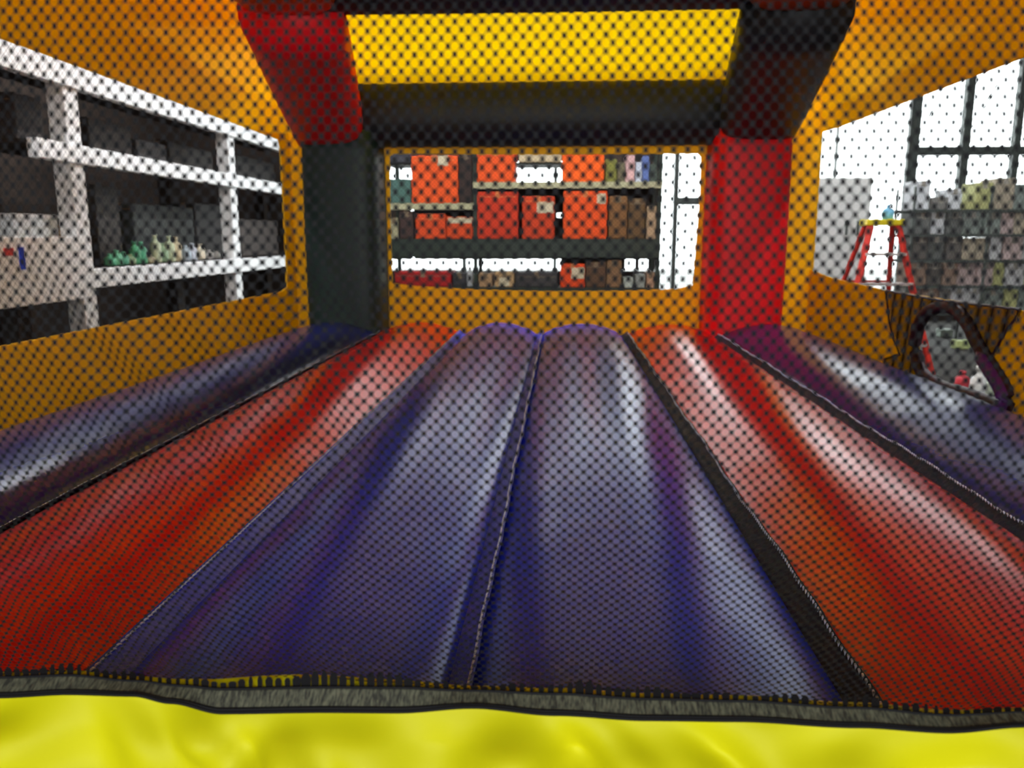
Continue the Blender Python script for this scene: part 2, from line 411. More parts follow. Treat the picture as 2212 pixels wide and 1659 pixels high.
# ---- front sill: yellow cloth below the entrance, wrinkled
HT = [(-900, 1440), (-300, 1448), (0, 1454), (150, 1450), (290, 1464), (400, 1473), (480, 1477), (700, 1473), (860, 1474), (1020, 1484), (1200, 1489), (1400, 1500), (1590, 1505), (1850, 1520), (2050, 1537), (2212, 1532), (2600, 1540), (3200, 1550)]
HB = [(-900, 1490), (-300, 1500), (0, 1505), (150, 1498), (290, 1501), (370, 1517), (480, 1540), (700, 1537), (860, 1538), (1020, 1527), (1200, 1543), (1400, 1554), (1590, 1556), (1850, 1569), (2050, 1580), (2212, 1567), (2600, 1580), (3200, 1590)]
def interp(T, x):
    if x <= T[0][0]: return T[0][1]
    for (a, b), (c, d) in zip(T, T[1:]):
        if x <= c:
            t = (x-a)/(c-a); t = t*t*(3-2*t); return b+(d-b)*t
    return T[-1][1]
YS = 0.66
xs = [-.62+1.24*k/160 for k in range(161)]
def pxof(x, Y, z):
    v = ROT.transposed() @ (Vector((x, Y, z))-CAM); return 1106+FPX*v.x/-v.z, 829.5-FPX*v.y/-v.z
def crest(x):
    """height of the sill top at x, read off the wavy hem"""
    px, _ = pxof(x, YS, CAM.z-.405)
    return atY(px, interp(HT, px)+6-14*math.exp(-((px-620)/190)**2), YS).z, px
def wr_noise(x, s):
    return 1.7*(.0042*math.sin(x*34+s*38+2.0*math.sin(x*9+s*11))+.0036*math.sin(x*19-s*55+1.3+1.7*math.sin(x*23))+.0024*math.sin(x*71+s*24+2*math.sin(s*40+x*15)))
prof = [(.14, -.26), (.09, -.16), (.05, -.075), (.025, -.033), (.010, -.009), (0, 0), (-.010, -.006), (-.018, -.018), (-.026, -.032), (-.034, -.048), (-.044, -.066), (-.054, -.088), (-.064, -.112), (-.074, -.14), (-.085, -.18), (-.097, -.24), (-.105, -.34), (-.11, -.5), (-.09, -.70)]
# refine the profile
pr = []
for (a, b), (c, d) in zip(prof, prof[1:]):
    for k in range(4): pr.append((a+(c-a)*k/4, b+(d-b)*k/4))
pr.append(prof[-1])
P = []
xw = [-1.9+3.7*k/420 for k in range(421)]
for dy, dz in pr:
    row = []
    for x in xw:
        xc = max(-1.24, min(1.24, x)); z, _ = crest(xc)
        s = dy; fade = min(1, max(0, (-dz-.006)/.035)) if dy < .001 else 0
        n_ = wr_noise(x, dz)*fade
        row.append((x, YS+dy-n_*1.6, z+dz+n_*.5))
    P.append(row)
sill = obj('entrance_sill', *grid_geo(P), M['front_yellow'], castle, True); sill['label'] = 'wrinkled lemon yellow cloth sill under the entrance net'
solidify(sill, .004, -1)

# ---- entrance net: real mesh of oval holes
PT, RW = .0088, .00513
prof_px = [(1500, .662), (1470, .655), (1400, .635), (1300, .607), (1150, .569), (950, .540), (700, .527), (500, .522), (250, .528), (0, .536), (-160, .542), (-500, .56), (-900, .60)]
pl = np.array([[Y, atY(1106, y, Y).z] for y, Y in prof_px])
# smooth by resampling
sl = np.concatenate([[0], np.cumsum(np.hypot(np.diff(pl[:, 0]), np.diff(pl[:, 1])))])
def smooth_interp(s, xp, fp):
    w = np.zeros_like(s)
    for d, k in ((-.03, .2), (-.015, .2), (0, .2), (.015, .2), (.03, .2)): w += k*np.interp(np.clip(s+d, xp[0], xp[-1]), xp, fp)
    return w
hx = np.linspace(-1.3, 1.3, 261); hz = np.array([crest(float(v))[0] for v in hx]); zmid = crest(0.0)[0]
def net_surface(u, s):
    Y = smooth_interp(s, sl, pl[:, 0]); z = smooth_interp(s, sl, pl[:, 1])
    low = np.exp(-s/.09)
    x = u*(1-.06*low) + .10*u*np.clip(.35-s, 0, 1)
    dz = np.interp(x, hx, hz)-zmid
    z = z + dz*np.exp(-s/.10)
    # folds of the hanging net
    a = (x*.75+z*.0+s*.55)
    g1 = np.exp(-(((x+.24)/.13)**2+((s-.37)/.14)**2))
    Y = Y + .0045*g1*np.sin((x*.80+s*.62)*2*PI/.050)
    g2 = np.exp(-(((x+.36)/.20)**2+((s-.08)/.14)**2)); Y = Y + .0035*g2*np.sin((x*.95+s*.4)*2*PI/.075)
    g3 = np.exp(-(((x-.42)/.22)**2+((s-.12)/.14)**2)); Y = Y + .0030*g3*np.sin((x*.95-s*.4)*2*PI/.085)
    Y = Y + .003*np.sin(x*14+s*5)
    x = x + .0025*g1*np.sin((x+s)*60)
    return np.stack([x, Y, z], -1)
ncol, nrow = 274, int((sl[-1])/RW)
ii, jj = np.meshgrid(np.arange(ncol), np.arange(nrow))
cu = (ii-ncol/2)*PT + np.where(jj % 2 == 1, PT/2, 0); cv = jj*RW + RW*.2
cu, cv = cu.ravel(), cv.ravel()
yc = (RW**2-PT**2/4)/(2*RW)
hexv = [(PT/2, -yc), (PT/2, yc), (0, RW-yc), (-PT/2, yc), (-PT/2, -yc), (0, -(RW-yc))]
ring = []
for k in range(6):
    a, b = hexv[k], hexv[(k+1) % 6]; ring.append(a); ring.append(((a[0]+b[0])/2, (a[1]+b[1])/2))
RXH, RYH = .00302, .00355
inner = []
for x, y in ring:
    th = math.atan2(y/RYH, x/RXH); inner.append((RXH*math.cos(th), RYH*math.sin(th)))
loc = np.array(ring+inner)                                  # 24 points
U = cu[:, None]+loc[None, :, 0]; S = np.clip(cv[:, None]+loc[None, :, 1], -.004, None)
V = net_surface(U.ravel(), S.ravel())
nc = len(cu)
q = np.array([[k, (k+1) % 12, 12+(k+1) % 12, 12+k] for k in range(12)])
Fq = (np.arange(nc)[:, None, None]*24+q[None]).reshape(-1, 4)
me = bpy.data.meshes.new('entrance_net')
me.vertices.add(len(V)); me.vertices.foreach_set('co', V.astype(np.float32).ravel())
me.loops.add(Fq.size); me.loops.foreach_set('vertex_index', Fq.astype(np.int32).ravel())
me.polygons.add(len(Fq)); me.polygons.foreach_set('loop_start', (np.arange(len(Fq))*4).astype(np.int32))
me.update(); me.validate(); me.materials.append(M['net'])
net = bpy.data.objects.new('entrance_net', me); C.objects.link(net); net.parent = castle
net.matrix_parent_inverse = world_of(castle).inverted()
net['label'] = 'black oval-holed netting across the entrance'

# hem of the net: woven tape with two dark stitched edges
def hem_pt(x, t):
    px = crest(x)[1]; y = interp(HT, px)*(1-t)+interp(HB, px)*t
    Yh = YS - .008 - .020*t
    return atY(px, y, Yh-.003)
mt = bpy.data.materials.new('hem_tape'); mt.use_nodes = True; nt = mt.node_tree; b = nt.nodes['Principled BSDF']; b.inputs['Roughness'].default_value = .7
tc = nt.nodes.new('ShaderNodeTexCoord')
wv = nt.nodes.new('ShaderNodeTexNoise'); mp = nt.nodes.new('ShaderNodeMapping'); mp.inputs['Scale'].default_value = (480, 130, 130)
nt.links.new(tc.outputs['Object'], mp.inputs['Vector']); nt.links.new(mp.outputs[0], wv.inputs['Vector']); wv.inputs['Scale'].default_value = 1.0
cr = nt.nodes.new('ShaderNodeValToRGB'); cr.color_ramp.elements[0].position = .35; cr.color_ramp.elements[0].color = lin((30, 30, 22)); cr.color_ramp.elements[1].position = .7; cr.color_ramp.elements[1].color = lin((92, 92, 72))
nt.links.new(wv.outputs['Fac'], cr.inputs['Fac']); nt.links.new(cr.outputs[0], b.inputs['Base Color'])
xh = [-1.22+2.44*k/800 for k in range(801)]
P = [[hem_pt(x, t) for x in xh] for t in (.14, .3, .45, .6, .8, .9)]
tape = obj('hem_tape', *grid_geo(P), mt, net, True); tape['label'] = 'grey woven tape along the foot of the net'; solidify(tape, .0012)
for t in (.86, .96):
    pts = [hem_pt(x, t)+Vector((0, -.0012, 0)) for x in xh]; obj('hem_cord', *tube_geo(pts, .0017, 6), M['net'], net, True)
# upper edge: dark teeth where the net is folded over, yellow shows between them
T = []
k = 0; x = -1.22
while x < 1.22:
    w = .0062+.0016*math.sin(k*1.7)+.0012*math.sin(k*.63)+.0010*math.sin(k*.171+1)
    hh = -.22-.08*math.sin(k*.9)-.10*math.sin(k*.23)
    a = [hem_pt(x-w*f/2, t) for t, f in ((hh, .5), (hh*.4, 1), (.10, .9), (.24, .8))]; c = [hem_pt(x+w*f/2, t) for t, f in ((hh, .5), (hh*.4, 1), (.10, .9), (.24, .8))]
    T.append(grid_geo([a, c])); x += .0088; k += 1
pts = [hem_pt(x, .16)+Vector((0, -.001, 0)) for x in xh]
T.append(tube_geo(pts, .0014, 6))
obj('overlock_stitch', *merge(*T), M['net'], net)

# ================================================================== THE ROOM
RX0, RX1, RY0, RY1, RZ = -5.4, 7.9, -3.0, 11.2, 4.4
struct('floor', box_geo(RX0-.2, RX1+.2, RY0, RY1+.2, -.15, 0), M['concrete'])
struct('ceiling', box_geo(RX0-.2, RX1+.2, RY0, RY1+.2, RZ, RZ+.15), M['ceiling'])
struct('wall_left', box_geo(RX0-.2, RX0, RY0, RY1+.2, 0, RZ), M['dark_wall'])
struct('wall_right', box_geo(RX1, RX1+.2, RY0, RY1+.2, 0, RZ), M['grey_wall'])
# back wall: dark brown on the left, glazed from behind the rack to the right
gx0 = atY(830, 400, RY1).x; gx1 = 7.6
gz0, gz1 = .25, 3.6
struct('wall_back', merge(box_geo(RX0-.2, gx0, RY1, RY1+.2, 0, RZ), box_geo(gx1, RX1+.2, RY1, RY1+.2, 0, RZ), box_geo(gx0, gx1, RY1, RY1+.2, gz1, RZ), box_geo(gx0, gx1, RY1, RY1+.2, 0, gz0)), M['dark_wall'])
# front wall with the roller door standing open behind the photographer
struct('wall_front', merge(box_geo(RX0-.2, -2.2, RY0-.2, RY0, 0, RZ), box_geo(2.8, RX1+.2, RY0-.2, RY0, 0, RZ), box_geo(-2.2, 2.8, RY0-.2, RY0, 3.0, RZ)), M['grey_wall'])
# windows (frame, mullions, pane)
def window(name, x0, x1, vs, hs, w=.07):
    fr = [box_geo(x0, x1, RY1+.03, RY1+.11, gz0, gz0+.08), box_geo(x0, x1, RY1+.03, RY1+.11, gz1-.08, gz1), box_geo(x0, x0+.05, RY1+.03, RY1+.11, gz0, gz1), box_geo(x1-.05, x1, RY1+.03, RY1+.11, gz0, gz1)]
    o = struct(name, merge(*fr), M['mullion'])
    for v, ww in vs:
        obj('mullion', *box_geo(v-ww/2, v+ww/2, RY1+.02, RY1+.12, gz0, gz1), M['mullion'], o)
    for h, a, c, hw in hs:
        obj('transom', *box_geo(a, c, RY1+.025, RY1+.115, h-hw/2, h+hw/2), M['mullion'], o)
    obj('pane', *box_geo(x0, x1, RY1+.066, RY1+.072, gz0, gz1), M['glass'], o)
    return o
def wx(px): return atY(px, 400, RY1).x
def wz(py, px=1500): return atY(px, py, RY1).z
window('window_1', gx0, wx(1530), [(wx(1000), .05), (wx(1200), .05), (wx(1462), .06)], [(wz(434), wx(1462), wx(1530), .10)])
window('window_2', wx(1530), wx(1966), [(wx(1805), .015), (wx(1700), .05)], [])
win3 = window('window_3', wx(1966), gx1, [(wx(1973), .075), (wx(2080), .10), (wx(2190), .085), (wx(2300), .085)], [(wz(325, 2080), wx(1966), gx1, .11)])
# ground outside
struct('ground', box_geo(-14, 18, RY1+.2, 30, -.2, -.05), M['asphalt'])
struct('ground_front', box_geo(-10, 12, -14, RY0, -.2, -.02), M['asphalt'])
# bracing wires outside the right hand panes
for (a, b_, lab) in [((2240, 40), (2085, 300), 'thin black stay wire slanting outside the rightmost panes'), ((2050, 150), (1985, 312), 'shorter black stay wire slanting outside the panes beside the left mullion')]:
    p, q2 = atY(*a, RY1+.126), atY(*b_, RY1+.126)
    obj('stay_wire', *tube_geo([p, q2], .008, 8), M['mullion'], win3)['label'] = lab

# ---- ceiling lamps
k = 0
for (lx, ly) in [(-3.0, 2.6), (-3.0, 6.6), (0.0, 4.4), (0.0, 7.4), (3.2, 2.6), (3.2, 6.6)]:
    where = {(-3.0, 2.6): 'front left', (-3.0, 6.6): 'back left', (0.0, 4.4): 'over the middle of the castle roof', (0.0, 7.4): 'nearest the orange cartons', (3.2, 2.6): 'front right', (3.2, 6.6): 'back right'}[(lx, ly)]
    L = empty('ceiling_lamp', (lx, ly, RZ), 'white strip ceiling lamp, ' + where, 'lamp', 'ceiling strip lamps')
    box('housing', lx-.12, lx+.12, ly-.75, ly+.75, RZ-.07, RZ, M['lamp_white'], L, .01)
    for dx in (-.05, .05): obj('lamp_tube', *tube_geo([(lx+dx, ly-.7, RZ-.095), (lx+dx, ly+.7, RZ-.095)], .022, 10), M['lamp_tube'], L, True)

# ---- white shelving beyond the left window
SXL = -3.3
sh = empty('shelving_rack', (SXL, 6.0, 0), 'white painted timber shelving rack beyond the left window', 'shelving')
pw = .155; ys = [atX(165, 400, SXL).y, atX(500, 400, SXL).y, atX(500, 400, SXL).y+2.5]
ys = [ys[0]-2.45] + ys
zt = [atX(165, 172, SXL).z, atX(165, 335, SXL).z, atX(205, 600, SXL).z]
DEP = .62
for y in ys:
    for x in (SXL, SXL-DEP):
        box('post', x-.10, x+.02, y-pw/2, y+pw/2, 0, zt[0]+(.12 if x == SXL else -.1), M['white_paint' if x == SXL else 'dark_wall'], sh, .006)  # rear posts get a shaded colour, so light doesn't pick them out
for j, z in enumerate(zt):
    th = (.15, .12, .13)[j]
    ya_ = ys[0] if j != 1 else atX(68, 350, SXL).y
    box('shelf_beam', SXL-.02, SXL+.055, ya_, ys[-1]+pw/2, z-th/2, z+th/2, M['white_paint'], sh, .006)
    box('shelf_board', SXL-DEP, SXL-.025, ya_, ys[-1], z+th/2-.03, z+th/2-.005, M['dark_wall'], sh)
ztb = [z+t/2 for z, t in zip(zt, (.15, .12, .13))]
def carton(name, x0, x1, y0, y1, z0, z1, col, label, cat='box', group=None, tape=True, lid=None, axis='y', tcol=(150, 120, 90)):
    """cardboard box: body, tape strip, top flaps line"""
    x0, x1 = min(x0, x1), max(x0, x1); y0, y1 = min(y0, y1), max(y0, y1)
    b = min(.012, (z1-z0)*.08, (x1-x0)*.08, (y1-y0)*.08)
    o = obj(name, *box_geo(x0, x1, y0, y1, z0, z1, b), bmat(col)); tag(o, label, cat, group)
    if tape:
        w = .022; cx = (x0+x1)/2
        V, Fs = merge(box_geo(cx-w, cx+w, y0-.0015, y1+.0015, z1-.06, z1+.0015), box_geo(x0+.02, x1-.02, y0-.001, y0+.01, z1-.05, z1-.044))
        obj('tape', V, Fs, bmat(tcol), o)
    return o
# things on the white rack
def onrack(lev, px0, px1, h, dep, name, col, label, cat='box', off=.12, tape=False):
    a, c = atX(px0, 500, SXL-off).y, atX(px1, 500, SXL-off).y
    return carton(name, SXL-off-dep, SXL-off, a, c, ztb[lev], ztb[lev]+h, col, label, cat, None, tape)
onrack(2, -60, 28, .20, .35, 'plastic_bag', (232, 236, 240), 'white bag at the far left of the low shelf', 'bag')
o = onrack(2, 32, 128, .34, .35, 'storage_tub', (226, 232, 234), 'tall white storage tub left of the near post on the white rack', 'tub')
box('tub_lid', SXL-.12-.36, SXL-.11, atX(30, 500, SXL-.12).y, atX(130, 500, SXL-.12).y, ztb[2]+.34, ztb[2]+.365, bmat((236, 238, 238)), o, .006)
onrack(2, 132, 158, .30, .3, 'carton', (170, 125, 50), 'small golden brown carton beside the near post of the white rack', 'box', .2, True)
# white panel leaning on the low shelf front
pz = [atX(20, 505, SXL+.1), atX(192, 520, SXL+.1)]
wp = empty('white_sheet', (SXL+.12, 4.8, 0), 'large white board leaning against the rack with a red and blue patch', 'board')
y_a, y_b = atX(-120, 600, SXL+.12).y, atX(190, 600, SXL+.12).y
obj('board', *box_geo(SXL+.09, SXL+.13, y_a, y_b, atX(100, 655, SXL+.12).z, atX(100, 512, SXL+.12).z, .006), M['white_paint'], wp)
box('foot', SXL+.02, SXL+.13, y_a+.05, y_a+.12, 0, atX(100, 655, SXL+.12).z, M['dark_wall'], wp)
box('foot', SXL+.02, SXL+.13, y_b-.62, y_b-.55, 0, atX(100, 655, SXL+.12).z, M['dark_wall'], wp)
def patch(name, px0, py0, px1, py1, col, lab, par, X):
    a, c = atX(px0, py0, X), atX(px1, py1, X)
    o = box(name, X-.003, X+.003, a.y, c.y, c.z, a.z, bmat(col), par); o['label'] = lab
patch('sticker', 8, 536, 30, 552, (205, 60, 55), 'red patch on the board', wp, SXL+.133)
patch('sticker', 40, 534, 56, 582, (30, 60, 190), 'blue patch on the board', wp, SXL+.133)
# small bottles and packets on the low shelf between the posts
cols = [(110, 190, 150), (130, 205, 165), (120, 195, 160), (170, 190, 150), (90, 170, 125), (100, 180, 140), (190, 180, 150), (205, 215, 180), (150, 175, 140), (200, 210, 175), (215, 200, 165), (190, 205, 215), (225, 230, 240), (240, 230, 205), (205, 200, 195), (215, 212, 205)]
def bottle(c, h, r, m, name='bottle'):
    x, y, z = c; pr = [(0, .0), (r*.92, 0), (r, h*.04), (r, h*.62), (r*.8, h*.72), (r*.35, h*.8), (r*.33, h*.88), (r*.42, h*.885), (r*.42, h), (0, h)]
    V, Fs = [], []; n = 14
    for (rr, zz) in pr:
        for k in range(n): V.append((x+rr*math.cos(2*PI*k/n), y+rr*math.sin(2*PI*k/n), z+zz))
    for i in range(len(pr)-1):
        for k in range(n): Fs.append((i*n+k, i*n+(k+1) % n, (i+1)*n+(k+1) % n, (i+1)*n+k))
    return obj(name, V, Fs, m, None, True)
for k, px in enumerate([238, 252, 266, 281, 292, 306, 322, 338, 353, 368, 382, 402, 416, 434, 452, 468]):
    hh = [.09, .12, .10, .08, .19, .18, .07, .24, .17, .23, .22, .14, .16, .15, .09, .08][k]
    p = atX(px, 560, SXL-.22)
    ordn = ['first', 'second', 'third', 'fourth', 'fifth', 'sixth', 'seventh', 'eighth', 'ninth', 'tenth', 'eleventh', 'twelfth', 'thirteenth', 'fourteenth', 'fifteenth', 'sixteenth'][k]
    colr = 'green' if k < 6 else ('beige' if k < 11 else 'pale')
    tag(bottle((p.x, p.y, ztb[2]), hh, .045, bmat(cols[k], .4)), 'small %s bottle on the low white shelf, %s after the near post' % (colr, ordn), 'bottle', 'bottles on the low white shelf')
# dark cartons deeper on the shelves
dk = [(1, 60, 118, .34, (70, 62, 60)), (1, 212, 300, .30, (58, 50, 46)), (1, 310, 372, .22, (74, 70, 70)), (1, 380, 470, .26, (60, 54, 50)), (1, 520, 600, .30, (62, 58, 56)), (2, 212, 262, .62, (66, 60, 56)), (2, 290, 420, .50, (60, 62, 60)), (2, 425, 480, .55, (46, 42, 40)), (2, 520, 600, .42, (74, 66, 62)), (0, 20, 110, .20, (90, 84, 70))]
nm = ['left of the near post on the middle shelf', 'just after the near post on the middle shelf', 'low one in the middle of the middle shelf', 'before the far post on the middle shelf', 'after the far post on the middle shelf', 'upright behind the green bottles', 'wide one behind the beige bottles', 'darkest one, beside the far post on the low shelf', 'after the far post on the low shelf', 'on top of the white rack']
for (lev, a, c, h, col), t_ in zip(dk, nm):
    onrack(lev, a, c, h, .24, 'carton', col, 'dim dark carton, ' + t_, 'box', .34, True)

# ---- steel rack with orange cartons beyond the back window
YR = 8.0
rk = empty('storage_rack', (-.5, YR+.3, 0), 'dark green steel rack with beige shelf rails beyond the back window', 'shelving')
def rz(py): return atY(1180, py, YR).z
def rx(px): return atY(px, 450, YR).x
zA, zB, zC = rz(398), rz(524), rz(629)
xl, xr = rx(832), rx(1428)
for x in (xl, rx(1021), rx(1421)):
    for y in (YR+.03, YR+.52):
        box('post', x, x+.04, y, y+.05, 0, zA+.75, M['frame_green'], rk)
def shelf(z0, z1, a, c, m, dname='shelf_board'):
    box('shelf_beam', a, c, YR, YR+.03, z0, z1, m, rk); box(dname, a, c, YR+.03, YR+.55, z1-.03, z1, M['frame_green'], rk)
shelf(rz(407), rz(393), rx(1022), xr, M['rail_beige'])
shelf(rz(452), rz(438), xl, rx(1022), M['rail_beige'])
shelf(rz(556), rz(516), xl, xr, M['frame_green'])
shelf(rz(645), rz(621), xl, xr, M['frame_green'])
def rbox(px0, py0, px1, base, col, label, dep=.42, lab=None, cat='box', name='carton', off=.01, tape=True, group=None):
    a, c = atY(px0, 450, YR+off).x, atY(px1, 450, YR+off).x; h = atY(1180, py0, YR+off).z
    o = carton(name, a, c, YR+off, YR+off+dep, base, h, col, label, cat, group, tape, tcol=(200, 120, 70) if col[0] > 180 else (110, 95, 75))
    if lab:
        p, q = atY(lab[0], lab[1], YR+off-.002), atY(lab[2], lab[3], YR+off-.002)
        box('label', p.x, q.x, YR+off-.004, YR+off+.004, q.z, p.z, bmat((196, 186, 158)), o)
    return o
bA, bL, bB, bC = rz(393), rz(438), rz(516), rz(621)
OR = (222, 84, 30); OD = (188, 60, 26); OM = (202, 70, 28)
G = 'orange cartons on the steel rack'
rbox(890, 334, 990, bL, OR, 'large orange carton at the top left of the rack, taller than wide', group=G, lab=(945, 336, 968, 358))
rbox(1031, 322, 1112, bA, OR, 'orange carton on the upper shelf, second from the left', group=G)
rbox(1213, 322, 1303, bA, (240, 98, 26), 'bright orange carton at the upper shelf, right of the daylight gap', group=G)
rbox(897, 462, 962, bB, OM, 'lower orange carton at the left end of the middle shelf', group=G)
rbox(964, 468, 1020, bB, OM, 'lower orange carton, second on the middle shelf', group=G, lab=(968, 470, 1020, 482))
rbox(1031, 414, 1119, bB, (188, 52, 24), 'tall dull red-orange carton in the centre of the middle shelf', group=G)
rbox(1128, 424, 1198, bB, OD, 'orange carton with a beige label on the middle shelf', group=G, lab=(1160, 436, 1196, 460))
rbox(1217, 413, 1312, bB, (222, 80, 26), 'orange carton at the right end of the middle shelf', group=G, lab=(1290, 418, 1308, 440))
# other goods, upper shelf
rbox(842, 385, 888, bL, (70, 100, 92), 'grey-green bin at the far left of the rack', name='storage_bin', tape=False, cat='bin')
rbox(992, 330, 1020, bL, (46, 34, 30), 'narrow dark brown carton between the two top left orange cartons')
rbox(842, 322, 888, rz(350), (60, 60, 66), 'dark parcel held at the top left of the rack above the daylight gap', name='parcel', tape=False)
box('shelf_board', rx(832), rx(890), YR+.03, YR+.5, rz(353), rz(350), M['frame_green'], rk)
rbox(1120, 324, 1211, rz(350), (196, 180, 146), 'flat beige parcel between the orange cartons above the daylight gap', name='parcel', tape=False)
box('shelf_board', rx(1113), rx(1213), YR+.03, YR+.5, rz(354), rz(350), M['frame_green'], rk)
SM = [(1306, 345, 1330, (120, 122, 60), 'olive green packet right of the bright orange carton'), (1332, 352, 1348, (96, 90, 70), 'dull brown packet on the upper shelf'), (1350, 336, 1369, (206, 168, 168), 'pale pink packet on the upper shelf'),
      (1371, 350, 1384, (190, 200, 215), 'white packet beside the pink one'), (1386, 338, 1400, (90, 110, 165), 'blue packet on the upper shelf'), (1402, 356, 1418, (70, 80, 74), 'dark grey packet at the right end of the upper shelf')]
for a, y, c, col, lab in SM: rbox(a, y, c, bA, col, lab, .25, name='packet', cat='packet', tape=False, off=.06)
# middle shelf, other goods
rbox(842, 470, 858, bB, (150, 145, 115), 'beige narrow box at the left end of the middle shelf', .3)
rbox(862, 455, 892, bB, (60, 44, 40), 'dark maroon box left of the lower orange cartons', .3)
rbox(1316, 424, 1356, bB, (112, 78, 44), 'brown carton beside the right end orange carton', .3)
rbox(1358, 430, 1394, bB, (88, 66, 40), 'darker brown carton on the middle shelf', .3)
rbox(1398, 446, 1418, bB, (168, 142, 112), 'tan box at the right end of the middle shelf', .3)
# lower shelf
rbox(849, 587, 972, bC, (150, 24, 24), 'long dark red carton on the bottom shelf')
rbox(976, 590, 1004, bC, (50, 50, 54), 'charcoal box beside the long dark red carton')
p = atY(1014, 600, YR+.1); tag(bottle((p.x, YR+.15, bC), .2, .04, bmat((236, 240, 244), .4)), 'white bottle on the bottom shelf between dark boxes', 'bottle')
rbox(1033, 590, 1062, bC, (160, 130, 96), 'left tan box on the bottom shelf', .3)
rbox(1068, 588, 1110, bC, (178, 146, 104), 'right tan box on the bottom shelf', .3, lab=(1078, 600, 1100, 618))
rbox(1114, 588, 1206, bC, (58, 56, 56), 'wide dark grey carton on the bottom shelf')
rbox(1212, 570, 1266, bC, (214, 70, 24), 'orange carton with beige label on the bottom shelf', .35, lab=(1234, 578, 1262, 602))
rbox(1268, 566, 1312, bC, (84, 62, 44), 'dark brown carton beside the bottom shelf orange one', .35)
rbox(1314, 562, 1346, bC, (120, 92, 64), 'mid brown carton on the bottom shelf', .35)
rbox(1352, 600, 1372, bC, (170, 180, 170), 'low pale grey box on the bottom shelf', .3, tape=False)
rbox(1378, 592, 1398, bC, (140, 145, 138), 'grey box on the bottom shelf, second from its right end', .3, tape=False)
rbox(1402, 588, 1418, bC, (176, 140, 112), 'tan box at the right end of the bottom shelf', .3)
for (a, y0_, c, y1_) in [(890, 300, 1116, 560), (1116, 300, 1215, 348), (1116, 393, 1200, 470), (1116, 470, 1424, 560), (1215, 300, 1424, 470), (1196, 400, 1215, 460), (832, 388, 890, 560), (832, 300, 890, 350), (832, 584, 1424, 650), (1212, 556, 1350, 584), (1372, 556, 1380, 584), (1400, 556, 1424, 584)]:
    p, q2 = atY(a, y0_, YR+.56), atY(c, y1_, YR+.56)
    box('light_block_board', p.x, q2.x, YR+.555, YR+.565, q2.z, p.z, M['dark_wall'], rk)  # boards added to block window light between the goods
# dark bales on the top of the rack above the frame
# ---- pale cabinet behind the right window
YC = 8.7
ca_, cb_ = atY(1766, 384, YC), atY(1886, 384, YC)
cab = empty('metal_cabinet', ((ca_.x+cb_.x)/2, YC+.2, 0), 'tall pale grey metal cabinet beyond the right window', 'cabinet')
GC = bmat((205, 206, 202), .5)
box('body', ca_.x, cb_.x, YC, YC+.45, .05, ca_.z, GC, cab, .008)
xm = (ca_.x+cb_.x)/2+.1
for (a, c, s) in ((ca_.x+.02, xm-.008, 1), (xm+.008, cb_.x-.02, -1)):
    d = box('door', a, c, YC-.018, YC, .10, ca_.z-.03, GC, cab, .004)
    hx_ = c-.05 if s == 1 else a+.05
    box('handle', hx_-.012, hx_+.012, YC-.045, YC-.018, 1.15, 1.30, M['mullion'], d, .004)
for a in (ca_.x+.03, cb_.x-.07):
    for y in (YC+.03, YC+.38): box('leg', a, a+.04, y, y+.04, 0, .05, M['mullion'], cab)

# ---- red stepladder with yellow top
YL = 6.9
t0, t1 = atY(1866, 478, YL), atY(1946, 478, YL)
ld = empty('stepladder', ((t0.x+t1.x)/2, YL, 0), 'red stepladder with a yellow top cap beyond the right window', 'ladder')
RED = bmat((196, 46, 34), .5); YEL = bmat((232, 214, 40), .5)
box('top_cap', t0.x, t1.x, YL-.08, YL+.10, t0.z-.035, t0.z+.015, YEL, ld, .01)
zt_ = t0.z-.03
for s, xt, sp in ((-1, t0.x+.04, -.30), (1, t1.x-.04, .22)):
    obj('leg', *tube_geo([(xt, YL-.05, zt_), (xt+sp, YL-.42, .03)], [(.028, .018)]*2, 12, .5), RED, ld)
    obj('leg', *tube_geo([(xt, YL+.07, zt_), (xt+sp*.8, YL+.42, .03)], [(.022, .016)]*2, 12, .5), RED, ld)
    box('foot', xt+sp-.04, xt+sp+.04, YL-.46, YL-.38, 0, .04, M['mullion'], ld, .006)
    box('foot', xt+sp*.8-.04, xt+sp*.8+.04, YL+.38, YL+.46, 0, .04, M['mullion'], ld, .006)
for k in range(1, 5):
    f = k/5; y = YL-.05-.37*f; z = zt_+(.03-zt_)*f
    box('step', t0.x+.04-.30*f, t1.x-.04+.22*f, y-.04, y+.04, z-.012, z+.012, bmat((200, 190, 185), .5), ld, .003)
    if k in (2, 4): box('brace', t0.x+.04-.24*f, t1.x-.04+.18*f, YL+.07+.35*f-.01, YL+.07+.35*f+.01, z-.012, z+.012, RED, ld)
pb = atY(1918, 470, YL); tag(bottle((pb.x, YL, t0.z+.015), .12, .045, bmat((130, 200, 235), .3), 'spray_bottle'), 'pale blue bottle standing on the stepladder top', 'bottle')

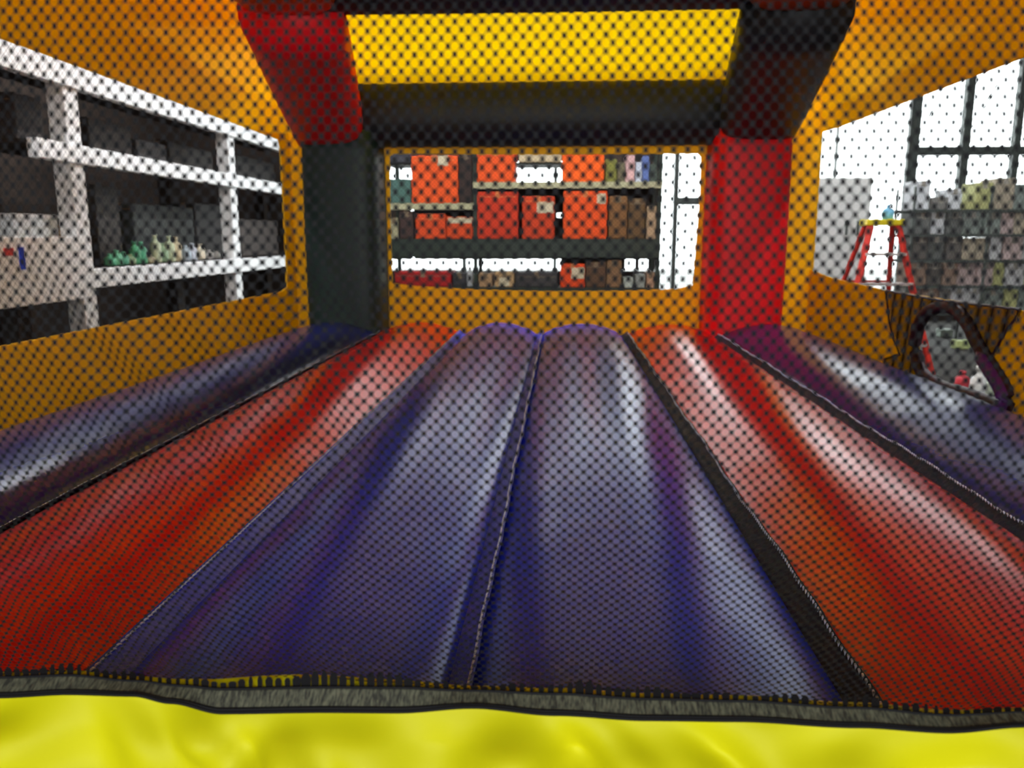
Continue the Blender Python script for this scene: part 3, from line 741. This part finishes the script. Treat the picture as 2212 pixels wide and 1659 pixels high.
# ---- crowded wire shelving beyond the right window
YG = 8.2
gl, gr = atY(1968, 500, YG).x, atY(2300, 500, YG).x
gz = [atY(2080, y, YG).z for y in (676, 618, 562, 506, 452)]
gs = empty('wire_shelving', ((gl+gr)/2, YG+.2, 0), 'long grey wire shelving crowded with packets beyond the right window', 'shelving')
for x in (gl, (gl+gr)/2, gr-.03):
    for y in (YG, YG+.42): obj('post', *tube_geo([(x+.015, y+.015, 0), (x+.015, y+.015, gz[4]+.22)], .013, 10), M['mullion'], gs)
for z in gz:
    bars = [box_geo(gl, gr, YG, YG+.02, z-.024, z), box_geo(gl, gr, YG+.43, YG+.45, z-.03, z)]
    x = gl
    while x < gr: bars.append(box_geo(x, x+.008, YG, YG+.45, z-.006, z)); x += .045
    obj('wire_shelf', *merge(*bars), M['mullion'], gs)
pal = [((112, 110, 106), 'grey'), ((150, 140, 122), 'tan'), ((92, 94, 92), 'dark grey'), ((176, 176, 176), 'light grey'), ((132, 112, 98), 'brown'), ((120, 128, 122), 'grey-green'), ((205, 208, 210), 'white'), ((168, 150, 146), 'pinkish'), ((84, 80, 76), 'charcoal'), ((160, 160, 110), 'olive')]
rowname = ['bottom', 'second lowest', 'middle', 'second highest', 'top']
for r in range(5):
    x = gl+.04; k = 0; lim = (gz[r+1]-gz[r]-.022) if r < 4 else .30
    while x < gr-.15:
        w = random.uniform(.11, .20); h = lim*random.uniform(.93, .995)
        if r == 4: h = [.28, .12, .20, .08, .26, .30, .24, .16, .22, .1, .2, .2, .2, .2, .2][k % 15]
        col, cn = pal[(k*3+r*4+(k*k) % 5) % len(pal)]
        kn = ['first', 'second', 'third', 'fourth', 'fifth', 'sixth', 'seventh', 'eighth', 'ninth', 'tenth', 'eleventh', 'twelfth', 'thirteenth', 'fourteenth', 'fifteenth', 'sixteenth'][k]
        carton('packet', x, x+w, YG+.03+random.uniform(0, .05), YG+.36, gz[r], gz[r]+h, col, '%s packet, %s from the left on the %s wire shelf' % (cn, kn, rowname[r]), 'packet', 'packets on the wire shelving', tape=(w > .13), tcol=(140, 135, 125))
        x += w+random.uniform(.003, .014); k += 1

tag(box('floor_overlay', XR+.1, 5.6, .6, 6.2, 0.0, .006, mat('overlay', (26, 28, 30), .85, .08, var=.3, vscale=4, bump=.3, bscale=8)), 'dark grey tarpaulin added to darken the floor outside the right wall', 'overlay')  # sheet added to darken the bright floor seen through the crawl hole
# ---- small things on the ground seen through the crawl hole
p = atZ(2112, 836, .12); q2 = atZ(2096, 832, .09)
tag(bottle((p.x, p.y, .006), .26, .05, bmat((240, 242, 240), .4)), 'white bottle on the ground outside the crawl hole', 'bottle')
o = bottle((q2.x+.02, q2.y+.16, .006), .16, .05, bmat((196, 60, 70), .5), 'tin_can'); tag(o, 'red can on the ground outside the crawl hole', 'can')
for (x, y, c, lab) in [((2040), 720, (150, 160, 150), 'pale packet lying on the ground, farthest through the crawl hole'), (2075, 745, (170, 180, 120), 'yellow-green packet lying on the ground through the crawl hole'), (2145, 840, (200, 210, 190), 'pale green packet lying nearest the crawl hole rim')]:
    p = atZ(x, y, .04); carton('packet', p.x-.07, p.x+.07, p.y-.06, p.y+.06, .006, .09, c, lab, 'packet', None, False)

# ================================================================== LIGHT, CAMERA
w = bpy.data.worlds.new('World'); bpy.context.scene.world = w; w.use_nodes = True
bg = w.node_tree.nodes['Background']; bg.inputs[0].default_value = (.93, .97, 1.0, 1); bg.inputs[1].default_value = 4.5
def area(name, loc, rot, sx, sy, power, col=(1, 1, 1), portal=False):
    l = bpy.data.lights.new(name, 'AREA'); l.shape = 'RECTANGLE'; l.size = sx; l.size_y = sy; l.energy = power; l.color = col
    o = bpy.data.objects.new(name, l); C.objects.link(o); o.location = loc; o.rotation_euler = rot
    if portal: l.cycles.is_portal = True
    return o
area('window_portal', ((gx0+gx1)/2, RY1+.3, (gz0+gz1)/2), (-PI/2, 0, 0), gx1-gx0, gz1-gz0, 1, portal=True)
area('door_portal', (.3, RY0-.05, 1.5), (PI/2, 0, 0), 5, 3.0, 1, portal=True)
cd = bpy.data.cameras.new('camera'); cam = bpy.data.objects.new('camera', cd); C.objects.link(cam)
cam.location = CAM; cam.rotation_euler = ROT.to_euler(); cd.sensor_width = 36.0; cd.lens = 36.0*FPX/2212; cd.clip_start = .01
cd.dof.use_dof = True; cd.dof.focus_distance = 1.2; cd.dof.aperture_fstop = cd.lens/4.8
sc = bpy.context.scene; sc.camera = cam
sc.view_settings.view_transform = 'Standard'; sc.view_settings.look = 'None'; sc.view_settings.gamma = 1.0; sc.view_settings.exposure = 0.55; sc.view_settings.use_curve_mapping = False
